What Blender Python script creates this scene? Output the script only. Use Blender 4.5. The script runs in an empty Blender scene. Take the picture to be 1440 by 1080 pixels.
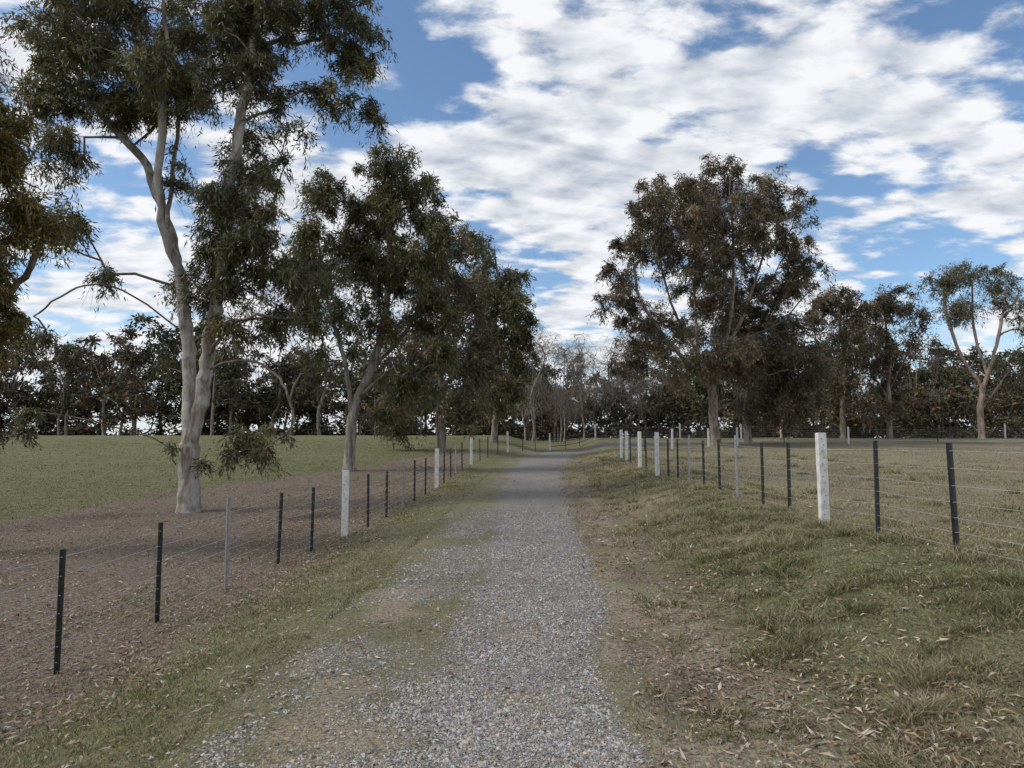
import bpy, math, numpy as np
from mathutils import Vector
scene = bpy.context.scene
rng = np.random.default_rng(11)

# ------------------------------------------------------------ helpers
def sm(a, b, x):
    t = np.clip((np.asarray(x, float) - a) / (b - a), 0, 1)
    return t * t * (3 - 2 * t)
_tab = np.random.default_rng(3).random((256, 256))
def vn(x, y):
    x = np.asarray(x, float); y = np.asarray(y, float)
    xi = np.floor(x).astype(int); yi = np.floor(y).astype(int)
    fx = x - xi; fy = y - yi
    fx = fx * fx * (3 - 2 * fx); fy = fy * fy * (3 - 2 * fy)
    a = _tab[xi & 255, yi & 255]; b = _tab[(xi + 1) & 255, yi & 255]
    c = _tab[xi & 255, (yi + 1) & 255]; d = _tab[(xi + 1) & 255, (yi + 1) & 255]
    return (a * (1 - fx) + b * fx) * (1 - fy) + (c * (1 - fx) + d * fx) * fy
def fbm(x, y, o=4):
    r = 0; w = .5; t = 0
    for i in range(o):
        r = r + vn(x * 2**i + 17.3 * i, y * 2**i + 5.1 * i) * w; t += w; w *= .5
    return r / t
def nrm(v):
    return v / np.maximum(np.linalg.norm(v, axis=-1, keepdims=True), 1e-9)

def mesh_np(name, V, F, mats, attrs=None, midx=None, smooth=None, parent=None):
    me = bpy.data.meshes.new(name)
    V = np.ascontiguousarray(V, dtype=np.float32); F = np.ascontiguousarray(F, dtype=np.int32)
    k = F.shape[1]
    me.vertices.add(len(V)); me.vertices.foreach_set('co', V.ravel())
    me.loops.add(F.size); me.loops.foreach_set('vertex_index', F.ravel())
    me.polygons.add(len(F)); me.polygons.foreach_set('loop_start', np.arange(0, F.size, k, dtype=np.int32))
    me.update(calc_edges=True)
    for m in mats: me.materials.append(m)
    if midx is not None: me.polygons.foreach_set('material_index', np.asarray(midx, dtype=np.int32))
    if attrs:
        for n, a in attrs.items():
            at = me.attributes.new(n, 'FLOAT_COLOR', 'POINT')
            at.data.foreach_set('color', np.ascontiguousarray(a, dtype=np.float32).ravel())
    s = np.zeros(len(F), dtype=bool)
    if smooth is not None: s = s | smooth
    me.polygons.foreach_set('use_smooth', s)
    ob = bpy.data.objects.new(name, me); scene.collection.objects.link(ob)
    if parent: ob.parent = parent
    return ob

class NT:
    def __init__(s, tree): s.t = tree; s.n = tree.nodes; s.l = tree.links
    def new(s, typ, **kw):
        nd = s.n.new(typ)
        for k, v in kw.items(): setattr(nd, k, v)
        return nd
    def put(s, sock, v):
        if isinstance(v, bpy.types.NodeSocket): s.l.new(v, sock)
        elif isinstance(v, (int, float)):
            sock.default_value = v
        else:
            if len(sock.default_value) == 4 and len(v) == 3: v = (*v, 1)
            sock.default_value = v
    def math(s, op, a, b=0.0, c=None, clamp=False):
        nd = s.new('ShaderNodeMath', operation=op, use_clamp=clamp)
        s.put(nd.inputs[0], a); s.put(nd.inputs[1], b)
        if c is not None: s.put(nd.inputs[2], c)
        return nd.outputs[0]
    def mix(s, f, a, b, blend='MIX'):
        nd = s.new('ShaderNodeMix', data_type='RGBA', blend_type=blend)
        s.put(nd.inputs[0], f); s.put(nd.inputs[6], a); s.put(nd.inputs[7], b)
        return nd.outputs[2]
    def noise(s, vec, scale, detail=4, rough=.55, dist=0, out='Fac'):
        nd = s.new('ShaderNodeTexNoise')
        if vec is not None: s.l.new(vec, nd.inputs['Vector'])
        nd.inputs['Scale'].default_value = scale; nd.inputs['Detail'].default_value = detail
        nd.inputs['Roughness'].default_value = rough; nd.inputs['Distortion'].default_value = dist
        return nd.outputs[out]
    def mr(s, v, a, b, c=0, d=1, interp='SMOOTHSTEP'):
        nd = s.new('ShaderNodeMapRange', interpolation_type=interp)
        s.put(nd.inputs[0], v)
        for i, x in enumerate((a, b, c, d)): nd.inputs[i + 1].default_value = x
        return nd.outputs[0]
    def scale(s, vec, sc):
        nd = s.new('ShaderNodeMapping'); s.l.new(vec, nd.inputs[0]); nd.inputs['Scale'].default_value = sc
        return nd.outputs[0]

def new_mat(name):
    m = bpy.data.materials.new(name); m.use_nodes = True
    nt = NT(m.node_tree); b = m.node_tree.nodes['Principled BSDF']
    return m, nt, b

# ------------------------------------------------------------ road line and terrain
road_pts = np.array([(0, -30), (0, -5), (0.0, 0), (.05, 3.5), (.3, 9), (.55, 18), (1.0, 28), (1.7, 38), (2.8, 45), (5.2, 50.5), (10, 54.3), (17, 56), (32, 57), (90, 59)], float)
def catmull(P, n=14):
    out = []
    for i in range(len(P) - 1):
        p0 = P[max(i - 1, 0)]; p1 = P[i]; p2 = P[i + 1]; p3 = P[min(i + 2, len(P) - 1)]
        for t in np.linspace(0, 1, n, endpoint=False):
            out.append(p1 + .5 * t * (p2 - p0) + t * t * (p0 - 2.5 * p1 + 2 * p2 - .5 * p3) + t**3 * (-.5 * p0 + 1.5 * p1 - 1.5 * p2 + .5 * p3))
    out.append(P[-1]); return np.array(out)
RC = catmull(road_pts)
def road_s(x, y):
    x = np.asarray(x, float); y = np.asarray(y, float); sh = x.shape
    x = x.ravel(); y = y.ravel(); out = np.empty(len(x))
    A = RC[:-1]; D = RC[1:] - A; L2 = (D**2).sum(1)
    for i in range(0, len(x), 20000):
        px = x[i:i + 20000, None] - A[None, :, 0]; py = y[i:i + 20000, None] - A[None, :, 1]
        t = np.clip((px * D[:, 0] + py * D[:, 1]) / L2, 0, 1)
        dx = px - t * D[:, 0]; dy = py - t * D[:, 1]; d = dx * dx + dy * dy
        j = d.argmin(1); r = np.arange(len(j))
        out[i:i + 20000] = np.sqrt(d[r, j]) * np.sign(D[j, 1] * dx[r, j] - D[j, 0] * dy[r, j] + 1e-12)
    return out.reshape(sh)
def prof(y, ys, zs):
    r = 0
    for k in np.linspace(-1, 1, 9):
        r = r + np.interp(y + k * (2 + .06 * np.abs(y)), ys, zs)
    return r / 9
def terr(x, y):
    x = np.asarray(x, float); y = np.asarray(y, float)
    cx = np.interp(np.minimum(y, 46), road_pts[:, 1], road_pts[:, 0])
    s = x - cx
    zr = prof(y, [-30, 0, 9, 18, 23, 34, 43, 55, 65, 80, 120, 600], [-.2, 0, .05, .22, .38, .75, 1.12, 1.5, 2.0, 2.55, 2.85, 2.6])
    zl = prof(y, [-30, 0, 6.6, 12, 18.5, 24, 30, 36, 45, 60, 80, 150, 600], [-.7, -.5, -.4, -.22, -.06, .32, .62, .95, 1.55, 2.6, 3.0, 2.9, 2.6])
    zR = prof(y, [-30, 0, 7, 14, 20, 26, 33, 40, 45, 52, 60, 80, 150, 600], [.3, .45, .53, .61, .74, .9, 1.15, 1.36, 1.5, 1.8, 2.4, 2.75, 2.8, 2.6])
    wl = sm(1.3, 4.2, -s); wr = sm(1.3, 4.0, s)
    z = zr * (1 - wl - wr) + zl * wl + zR * wr
    z = z + (fbm(x * .25 + 40, y * .25 + 40, 3) - .5) * .14 * sm(1.5, 5, np.abs(s)) + (fbm(x * 1.7 + 9, y * 1.7, 3) - .5) * .025 * sm(.6, 2.5, np.abs(s))
    z = z + (fbm(x * 1.1 + 3, y * .5 + 7, 2) - .5) * .025
    return z

def masks(x, y):
    s0 = road_s(x, y)
    s = s0 + (fbm(x * 1.3 + 7, y * .9 + 31, 4) - .5) * .55 * (np.abs(s0) < 3)
    n1 = fbm(x * .9 + 50, y * .6 + 20, 4); n2 = fbm(x * .35 + 10, y * .25 + 90, 3); n3 = fbm(x * 1.8, y * 1.3 + 60, 4); n4 = fbm(x * 2.7 + 12, y * 2.1 + 44, 4)
    el = np.interp(y, [0, 8, 14, 25, 60], [-.55, -.5, -.7, -1.0, -1.5])
    er = np.interp(y, [0, 5, 15, 30, 60], [.50, .58, .78, 1.1, 1.5])
    core = .92 * sm(-.45, .2, s - el) * (1 - sm(-.18, .25, s - er))
    patch = .60 * sm(-2.2, -1.4, s) * (1 - sm(-.12, .3, s - er)) * sm(.34, .60, n1)
    grav = np.maximum(core, patch)
    sand = .8 * sm(-2.0, -1.3, s) * (1 - sm(-.5, .1, s - el)) * sm(.50, .64, n3) * (1 - sm(11, 19, y))
    sand = np.maximum(sand, .75 * sm(-.1, .15, s - er) * (1 - sm(.5, 1.3, s - er)) * sm(.42, .60, n3) * (1 - sm(18, 34, y)))
    sand = np.maximum(sand, .8 * sm(-.8, -.1, s) * (1 - sm(.1, .6, s)) * sm(.62, .72, n3) * (1 - sm(5, 9, y)))
    xl = np.interp(y, [-30, 5, 10, 17, 23, 31, 45, 60], [-20, -18, -15, -12, -10.3, -7.2, -3.0, 3])
    dirt = sm(-1.6, 1.2, x - xl + (n1 - .5) * 3) * sm(3.4, 4.3, -s) * (1 - sm(38, 46, y)) * (1 - .35 * sm(.5, .68, n2))
    dirt = np.maximum(dirt, .7 * sm(2.7, 3.9, -s) * (1 - sm(4.2, 5.2, -s)) * (1 - sm(35, 45, y)))
    lit_r = .6 * sm(.6, .9, s) * (1 - sm(1.5, 2.5, s)) * sm(.42, .62, n1) * (1 - sm(20, 32, y))
    dirt = np.maximum(dirt, lit_r)
    left = s < 0
    green = np.where(left, .56 + .9 * (n1 - .5), .38 + .8 * (n1 - .5))
    green = np.where(left & (s0 < -4.5), .86 + .8 * (n2 - .5) + .4 * (n1 - .5), green)
    vr = sm(1.3, 2.2, s) * (1 - sm(3.8, 4.9, s))
    green = np.where(~left, green * (1 - vr) + vr * (.78 - .5 * sm(.5, .7, n2) - .35 * sm(12, 28, y) + .5 * (n4 - .5)), green)
    green = np.where((~left) & (s0 > 4.9), .22 + .5 * (n2 - .5) + .4 * (n1 - .5), green)
    return dict(s=s0, grav=np.clip(grav, 0, 1), sand=np.clip(sand, 0, 1), dirt=np.clip(dirt, 0, 1), green=np.clip(green, 0, 1), n1=n1, n2=n2)

# ------------------------------------------------------------ ground material
def ground_mat():
    m, nt, b = new_mat('ground_surface')
    geo = nt.new('ShaderNodeNewGeometry').outputs['Position']
    A = nt.new('ShaderNodeAttribute', attribute_name='mA'); sepA = nt.new('ShaderNodeSeparateColor'); nt.l.new(A.outputs['Color'], sepA.inputs[0])
    grav, green, dirt = sepA.outputs[0], sepA.outputs[1], sepA.outputs[2]
    sand = A.outputs['Alpha']
    nA = nt.noise(geo, 2.6, 5, .68); nB = nt.noise(geo, 9, 4, .7); nC = nt.noise(geo, 34, 4, .78); nD = nt.noise(geo, .35, 4, .65)
    nF = nt.noise(geo, 120, 2, .75)
    def fib(rot, sc):
        mp = nt.new('ShaderNodeMapping'); nt.l.new(geo, mp.inputs[0]); mp.inputs['Rotation'].default_value = (0, 0, rot); mp.inputs['Scale'].default_value = (1, .14, 1)
        return nt.noise(mp.outputs[0], sc, 2, .6, 0)
    fb = nt.math('MAXIMUM', nt.math('MAXIMUM', fib(.3, 95), fib(1.5, 110)), fib(2.5, 100))
    fbm_ = nt.mr(fb, .60, .70)
    straw = nt.mix(nt.mr(nC, .40, .60), (.125, .102, .068), (.33, .282, .190))
    straw = nt.mix(nt.mr(nD, .35, .65), straw, nt.mix(.5, straw, (.27, .25, .165)))
    gr = nt.mix(nt.mr(nC, .38, .62), (.066, .072, .030), (.19, .192, .088))
    gr = nt.mix(nt.mr(nA, .38, .64), gr, nt.mix(.5, gr, (.24, .228, .115)))
    gr = nt.mix(nt.mr(nD, .35, .65), gr, nt.mix(1, gr, (.82, .88, .82), 'MULTIPLY'))
    di = nt.mix(nt.mr(nC, .40, .60), (.090, .068, .056), (.265, .208, .175))
    vo = nt.new('ShaderNodeTexVoronoi', feature='F1'); nt.l.new(nt.scale(geo, (1, 1, .2)), vo.inputs['Vector']); vo.inputs['Scale'].default_value = 24; vo.inputs['Randomness'].default_value = 1
    leafm = nt.mr(vo.outputs['Distance'], .22, .34, 1, 0)
    sv = nt.new('ShaderNodeSeparateColor'); nt.l.new(vo.outputs['Color'], sv.inputs[0])
    leafm = nt.math('MULTIPLY', leafm, nt.mr(sv.outputs[0], .45, .5))
    leafc = nt.mix(sv.outputs[1], (.38, .30, .21), (.15, .095, .06))
    di = nt.mix(nt.math('MULTIPLY', leafm, .8), di, leafc)
    straw = nt.mix(nt.math('MULTIPLY', leafm, .45), straw, leafc)
    sa = nt.mix(nt.mr(nC, .40, .60), (.20, .158, .112), (.44, .375, .275))
    v1 = nt.new('ShaderNodeTexVoronoi', feature='F1'); nt.l.new(geo, v1.inputs['Vector']); v1.inputs['Scale'].default_value = 75
    s1 = nt.new('ShaderNodeSeparateColor'); nt.l.new(v1.outputs['Color'], s1.inputs[0])
    st = nt.mix(s1.outputs[0], (.19, .182, .175), (.48, .46, .44))
    st = nt.mix(nt.mr(s1.outputs[1], .70, .9), st, (.38, .32, .25))
    st = nt.mix(nt.mr(v1.outputs['Distance'], .40, .75), st, (.085, .075, .065))
    st = nt.mix(nt.mr(nA, .45, .72, 0, .7), st, nt.mix(.5, st, (.29, .25, .195)))
    def thr(mask, n, w=.9, soft=.12):
        v = nt.math('ADD', mask, nt.math('MULTIPLY', nt.math('SUBTRACT', n, .5), w))
        return nt.mr(v, .5 - soft, .5 + soft)
    nAB = nt.math('ADD', nt.math('MULTIPLY', nA, .4), nt.math('MULTIPLY', nB, .6))
    nBC = nt.math('ADD', nt.math('MULTIPLY', nB, .45), nt.math('MULTIPLY', nC, .55))
    col = nt.mix(thr(green, nBC, 2.4, .38), straw, gr)
    col = nt.mix(thr(dirt, nAB, 1.5, .25), col, di)
    gm = thr(grav, nBC, 2.6, .25)
    col = nt.mix(gm, col, st)
    col = nt.mix(nt.math('MULTIPLY', thr(sand, nBC, 2.2, .3), .7), col, sa)
    col = nt.mix(nt.math('MULTIPLY', fbm_, nt.math('SUBTRACT', .75, nt.math('MULTIPLY', gm, .6))), col, (.42, .37, .25))
    col = nt.mix(nt.mr(nF, .36, .46, .55, 0), col, nt.mix(1, col, (.35, .33, .30), 'MULTIPLY'))
    col = nt.mix(1, col, nt.mix(nt.mr(nD, .3, .7), (.86, .86, .86), (1.1, 1.1, 1.1)), 'MULTIPLY')
    nt.l.new(col, b.inputs['Base Color']); b.inputs['Roughness'].default_value = .95
    b.inputs['Specular IOR Level'].default_value = .1
    h = nt.math('ADD', nt.math('MULTIPLY', nC, .024), nt.math('MULTIPLY', nF, .010))
    h = nt.math('ADD', h, nt.math('MULTIPLY', nB, .025))
    bp = nt.new('ShaderNodeBump'); bp.inputs['Strength'].default_value = .85; bp.inputs['Distance'].default_value = 1.0
    nt.l.new(h, bp.inputs['Height']); nt.l.new(bp.outputs[0], b.inputs['Normal'])
    return m
GM = ground_mat()

def graded(lo, a, b, hi, step, g):
    v = list(np.arange(a, b, step)); st = step; x = v[-1]
    while x < hi: st *= g; x += st; v.append(x)
    st = step; x = v[0]; w = []
    while x > lo: st *= g; x -= st; w.append(x)
    return np.array(w[::-1] + v)
def attrA(x, y):
    k = masks(x, y)
    return np.stack([k['grav'], k['green'], k['dirt'], k['sand']], -1)
gx = graded(-700, -7, 8, 700, .13, 1.05); gy = graded(-60, 2, 16, 900, .13, 1.03)
X, Y = np.meshgrid(gx, gy); Z = terr(X, Y)
sR = road_s(X, Y); Z = Z - .03 * (np.abs(sR) < 1.95)
nx, ny = len(gx), len(gy)
i = (np.arange(ny - 1)[:, None] * nx + np.arange(nx - 1)[None]).ravel()
F = np.stack([i, i + 1, i + 1 + nx, i + nx], 1)
mesh_np('ground', np.stack([X, Y, Z], -1).reshape(-1, 3), F, [GM], {'mA': attrA(X.ravel(), Y.ravel())}, smooth=True)

# gravel track: its own sheet following the road line
seg = np.linalg.norm(np.diff(RC, axis=0), axis=1); cl = np.concatenate([[0], np.cumsum(seg)])
tt = np.concatenate([np.arange(26, 60, .13), np.arange(60, cl[-1], .4)])
cxp = np.interp(tt, cl, RC[:, 0]); cyp = np.interp(tt, cl, RC[:, 1])
tx = np.gradient(cxp); ty = np.gradient(cyp); L = np.hypot(tx, ty); tx /= L; ty /= L
ww = np.linspace(-2.1, 2.1, 36)
X = cxp[:, None] + ty[:, None] * ww; Y = cyp[:, None] - tx[:, None] * ww
Z = terr(X, Y) + .006 - .05 * sm(1.85, 2.1, np.abs(ww))[None]
nx, ny = len(ww), len(tt); i = (np.arange(ny - 1)[:, None] * nx + np.arange(nx - 1)[None]).ravel()
F = np.stack([i, i + 1, i + 1 + nx, i + nx], 1)
mesh_np('gravel_track', np.stack([X, Y, Z], -1).reshape(-1, 3), F, [GM], {'mA': attrA(X.ravel(), Y.ravel())}, smooth=True)

# ------------------------------------------------------------ attribute coloured materials
def attr_mat(name, rough=.6, transl=0., spec=.3):
    m, nt, b = new_mat(name)
    A = nt.new('ShaderNodeAttribute', attribute_name='col')
    nt.l.new(A.outputs['Color'], b.inputs['Base Color']); b.inputs['Roughness'].default_value = rough
    b.inputs['Specular IOR Level'].default_value = spec
    if transl > 0:
        t = nt.new('ShaderNodeBsdfTranslucent'); mx = nt.new('ShaderNodeMixShader'); mx.inputs[0].default_value = transl
        nt.l.new(nt.mix(1, A.outputs['Color'], (1.3, 1.25, .7), 'MULTIPLY'), t.inputs['Color'])
        nt.l.new(b.outputs[0], mx.inputs[1]); nt.l.new(t.outputs[0], mx.inputs[2])
        nt.l.new(mx.outputs[0], nt.n['Material Output'].inputs[0])
    return m
M_leaf = attr_mat('gum_leaves', .42, .28, .5)
m_ = bpy.data.materials.new('distant_leaves'); m_.use_nodes = True; nt_ = NT(m_.node_tree); nt_.n.remove(nt_.n['Principled BSDF'])
df = nt_.new('ShaderNodeBsdfDiffuse'); a_ = nt_.new('ShaderNodeAttribute', attribute_name='col'); nt_.l.new(a_.outputs['Color'], df.inputs[0]); nt_.l.new(df.outputs[0], nt_.n['Material Output'].inputs[0])
M_leaf_far = m_
M_grass = attr_mat('grass_blades', .7, .3, .2)
M_lit = attr_mat('dry_leaves', .8, 0, .2)
M_stone = attr_mat('gravel_stones', .85, 0, .3)
def bark_mat():
    m, nt, b = new_mat('gum_bark')
    geo = nt.new('ShaderNodeNewGeometry').outputs['Position']
    A = nt.new('ShaderNodeAttribute', attribute_name='col')
    v = nt.scale(geo, (1, 1, .25))
    n = nt.noise(v, 4, 5, .65, .6); n2 = nt.noise(v, 22, 4, .7)
    c = nt.mix(nt.mr(n, .42, .62), A.outputs['Color'], nt.mix(1, A.outputs['Color'], (.48, .41, .35), 'MULTIPLY'))
    c = nt.mix(nt.mr(n2, .45, .75, 0, .7), c, nt.mix(1, c, (.45, .42, .40), 'MULTIPLY'))
    nt.l.new(c, b.inputs['Base Color']); b.inputs['Roughness'].default_value = .8
    bp = nt.new('ShaderNodeBump'); bp.inputs['Strength'].default_value = .6; bp.inputs['Distance'].default_value = .03
    nt.l.new(n2, bp.inputs['Height']); nt.l.new(bp.outputs[0], b.inputs['Normal'])
    return m
M_bark = bark_mat()

# ------------------------------------------------------------ trees
def tubes(P, C, RP, RCh, DP, DC, sides):
    n = len(P); a = np.linspace(0, 2 * np.pi, sides, endpoint=False)
    ref = nrm(np.array([.31, .93, .12]))
    def ring(c, r, d):
        u = nrm(np.cross(d, ref)); v = np.cross(d, u)
        return c[:, None] + r[:, None, None] * (np.cos(a)[None, :, None] * u[:, None] + np.sin(a)[None, :, None] * v[:, None])
    V = np.concatenate([ring(P, RP, DP), ring(C, RCh, DC)], 1).reshape(-1, 3)
    b = (np.arange(n) * 2 * sides)[:, None]; k = np.arange(sides)[None]; k2 = (k + 1) % sides
    F = np.stack([b + k, b + k2, b + sides + k2, b + sides + k], -1).reshape(-1, 4)
    return V, F

def make_tree(stems, lobes, nclump, rc, trunk_r, leaf, nleaf, seed, lcol, bcol=(.46, .42, .37), twigs=9, sides=8, expo=.5, bare=False, twig_tubes=False, droop=.7, low=.8, cvar=.42):
    r = np.random.default_rng(seed)
    pos = []; par = []
    def add(p, q): pos.append(np.array(p, float)); par.append(q); return len(pos) - 1
    for si, st in enumerate(stems):
        st = [np.array(p, float) for p in st]
        if si == 0: last = add(st[0], -1); st0 = st[0]
        else:
            d = np.linalg.norm(np.array(pos) - st[0], axis=1); last = int(d.argmin()); st0 = pos[last]
        cur = catmull(np.array([st0] + st[1:]), 6)[1:]
        for p in cur: last = add(p + r.normal(0, .012 + .0014 * np.linalg.norm(p), 3) * np.array([1, 1, .3]), last)
    nst = len(pos)
    lob = np.array(lobes, float); wt = (lob[:, 3] * lob[:, 4] * lob[:, 5])**(.62) * (lob[:, 6] if lob.shape[1] > 6 else 1)
    cnt = np.maximum(1, np.round(nclump * wt / wt.sum())).astype(int)
    T = []
    for l, c in zip(lob, cnt):
        d = nrm(r.normal(size=(c, 3))); rad = r.random(c)**.42 * r.uniform(.85, 1.18, c)
        T.append(l[:3] + d * rad[:, None] * l[3:6])
    T = np.concatenate(T)
    S = np.array(pos); dd = np.array([np.linalg.norm(S - t, axis=1).min() for t in T]); T = T[dd.argsort()]
    tips = []
    buf = np.zeros((nst + len(T) * 14, 3)); buf[:nst] = S; n = nst
    for t in T:
        C = buf[2:n]; dv = t - C; dist = np.linalg.norm(dv, axis=1)
        cost = dist + low * np.maximum(0, C[:, 2] - (t[2] - .35 * dist)) + (C[:, 2] < 1.2) * 3
        j = int(cost.argmin()) + 2; d = dist[j - 2]; p0 = buf[j].copy()
        k = int(np.clip(math.ceil(d / .55), 2, 12))
        ctrl = p0 + (t - p0) * .5 + np.array([0, 0, .16 * d]) + r.normal(0, .09 * d, 3)
        last = j
        for q in range(1, k + 1):
            u = q / k; p = (1 - u)**2 * p0 + 2 * u * (1 - u) * ctrl + u * u * t + r.normal(0, .03 * min(d, 1.5), 3) * (q < k)
            buf[n] = p; pos.append(p); par.append(last); last = n; n += 1
        tips.append(last)
    N = n; Pp = buf[:N]; par = np.array(par)
    w = np.zeros(N); w[tips] = 1
    isleaf = np.ones(N, bool); isleaf[par[par >= 0]] = False; w[isleaf] = np.maximum(w[isleaf], .6)
    for q in range(N - 1, 0, -1): w[par[q]] += w[q]
    rad = (w / w[0])**expo * trunk_r; rad = np.maximum(rad, .008 if not bare else .010)
    flare = 1 + .35 * np.exp(-Pp[:, 2] / .35); rad = rad * np.where(Pp[:, 2] < 2, flare, 1)
    rad = rad * np.where(rad > .05, 1 + r.normal(0, .05, N), 1)
    dirs = np.zeros((N, 3)); dirs[1:] = nrm(Pp[1:] - Pp[par[1:]]); dirs[0] = (0, 0, 1)
    main = np.full(N, -1); best = np.zeros(N)
    for q in range(1, N):
        if w[q] > best[par[q]]: best[par[q]] = w[q]; main[par[q]] = q
    nd = dirs.copy(); hm = main >= 0; nd[hm] = nrm(dirs[hm] + dirs[main[hm]])
    e = np.arange(1, N); p = par[1:]; ism = main[p] == e
    rp = np.where(ism, rad[p], np.minimum(rad[p], rad[e] * 1.25)); dp = np.where(ism[:, None], nd[p], dirs[e])
    V, Fq = tubes(Pp[p], Pp[e], rp, rad[e], dp, nd[e], sides)
    rr = np.repeat(np.stack([rp, rad[e]], 1), sides, axis=1).reshape(-1)
    th = sm(.02, .15, rr)[:, None]
    bc = np.array(bcol) * (th + (1 - th) * np.array([.45, .39, .35]))
    Vs = [V]; Fs = [Fq]; Cs = [np.c_[bc, np.ones(len(bc))]]; Ms = [np.zeros(len(Fq), int)]; Sm = [np.ones(len(Fq), bool)]
    off = len(V)
    c = Pp[tips]; K = len(c)
    rcs = rc * r.uniform(.55, 1.4, K)
    td = nrm(r.normal(size=(K, twigs, 3)) + np.array([0, 0, .2])); tl = rcs[:, None] * r.uniform(.5, 1.15, (K, twigs))
    def tw(u, a, b): return c[a] + td[a, b] * (tl[a, b] * u)[:, None] + np.array([0, 0, -1.]) * (droop * tl[a, b] * u * u)[:, None]
    if twig_tubes or bare:
        a = np.repeat(np.arange(K), twigs); b = np.tile(np.arange(twigs), K)
        for u0, u1, r0, r1 in ((0, .5, .006, .005), (.5, 1., .005, .003)):
            if bare: r0 *= 2.0; r1 *= 2.0
            A = tw(np.full(len(a), u0), a, b); B = tw(np.full(len(a), u1), a, b); D = nrm(B - A)
            V, Fq = tubes(A, B, np.full(len(a), r0), np.full(len(a), r1), D, D, 3)
            Vs.append(V); Fs.append(Fq + off); off += len(V)
            Cs.append(np.tile(np.array([*(np.array(bcol) * (.6 if bare else .3)), 1.]), (len(V), 1))); Ms.append(np.zeros(len(Fq), int)); Sm.append(np.zeros(len(Fq), bool))
    if not bare:
        cw = r.gamma(2.0, 1, K); cw /= cw.sum()
        a = r.choice(K, nleaf, p=cw); b = r.integers(0, twigs, nleaf); u = r.uniform(.12, 1.05, nleaf)
        o = tw(u, a, b) + r.normal(0, 1, (nleaf, 3)) * (leaf[0] * .35)
        ax = nrm(td[a, b] * .5 + np.array([0, 0, -.6]) + r.normal(0, .5, (nleaf, 3)))
        wx = nrm(np.cross(ax, r.normal(size=(nleaf, 3))))
        ll = leaf[0] * r.uniform(.6, 1.3, nleaf)[:, None]; lw = leaf[1] * r.uniform(.6, 1.3, nleaf)[:, None] * .5
        V = np.stack([o, o + ax * ll * .42 + wx * lw, o + ax * ll, o + ax * ll * .42 - wx * lw], 1).reshape(-1, 3)
        Fq = np.arange(nleaf * 4).reshape(-1, 4)
        lc = np.array(lcol)
        cb = r.uniform(1 - cvar, 1 + cvar, K); hue = r.random(K)
        mixv = np.clip(hue[a] * .6 + r.random(nleaf) * .55, 0, 1)[:, None]
        colr = (lc[0] * (1 - mixv) + lc[1] * mixv) * (cb[a] * r.uniform(.6, 1.5, nleaf))[:, None]
        red = r.random(nleaf) < .06; colr[red] = colr[red] * np.array([2.0, 1.2, .9])
        Vs.append(V); Fs.append(Fq + off); Cs.append(np.c_[np.repeat(colr, 4, 0), np.ones(nleaf * 4)]); Ms.append(np.ones(nleaf, int)); Sm.append(np.zeros(nleaf, bool))
    return np.concatenate(Vs), np.concatenate(Fs), np.concatenate(Cs), np.concatenate(Ms), np.concatenate(Sm)

def put_tree(name, base, data):
    V, Fq, C, Mi, S = data
    z = float(terr(np.array([base[0]]), np.array([base[1]]))[0]) - .08
    ob = mesh_np(name, V, Fq, [M_bark, M_leaf], {'col': C}, Mi, smooth=S)
    ob.location = (base[0], base[1], z); return ob

def sk(u, pts, y=0.):   # tree sketch units -> metres (x, depth, height)
    return [(p[0] * u, (p[2] if len(p) > 2 else y), p[1] * u) for p in pts]
def lb(u, L, seed, dy=1.0):
    r = np.random.default_rng(seed); out = []
    for l in L:
        x, z, rx, rz = l[:4]; w = l[4] if len(l) > 4 else 1; yy = l[5] if len(l) > 5 else r.uniform(-1, 1) * dy
        out.append((x * u, yy, z * u, rx * u, max(rx, rz * .7) * u * 1.0, rz * u, w))
    return out
G1 = ((.060, .068, .032), (.128, .122, .060)); G2 = ((.068, .064, .042), (.145, .118, .078)); G3 = ((.095, .092, .030), (.20, .155, .050))

# large gum beside the left fence
u = .0190
stems = [
 sk(u, [(0, 0), (-2, 60), (-4, 130), (-7, 200), (-16, 270), (-28, 330, .2), (-50, 390, .4), (-82, 460, .7), (-118, 530, .9), (-170, 580, 1.2)]),
 sk(u, [(0, 95), (13, 150, -.1), (22, 220, -.2), (32, 290, -.3), (44, 360, -.4), (50, 450, -.5), (62, 560, -.4), (72, 680, -.2), (66, 800, 0)]),
 sk(u, [(-26, 320), (-44, 420, -.5), (-40, 520, -.8), (-30, 620, -1), (-45, 740, -1)]),
 sk(u, [(-50, 390), (-85, 500, 1.6), (-95, 620, 2.2), (-120, 740, 2.4)]),
 sk(u, [(44, 350), (80, 430, .8), (100, 540, 1.4), (150, 640, 1.8), (200, 700, 2)]),
 sk(u, [(-118, 530), (-170, 590, .5), (-220, 690, .2)]),
 sk(u, [(22, 215), (60, 250, -.8), (110, 262, -1.4), (150, 290, -1.6)]),
 sk(u, [(18, 190), (60, 206, -.6), (110, 200, -1.0), (150, 165, -1.4), (165, 120, -1.5)]),
 sk(u, [(-12, 245), (-80, 300, -.8), (-130, 300, -1.2), (-180, 260, -1.3)]),
 sk(u, [(6, 60), (30, 68, -.3), (62, 62, -.6), (72, 78, -.7)]),
]
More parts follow.
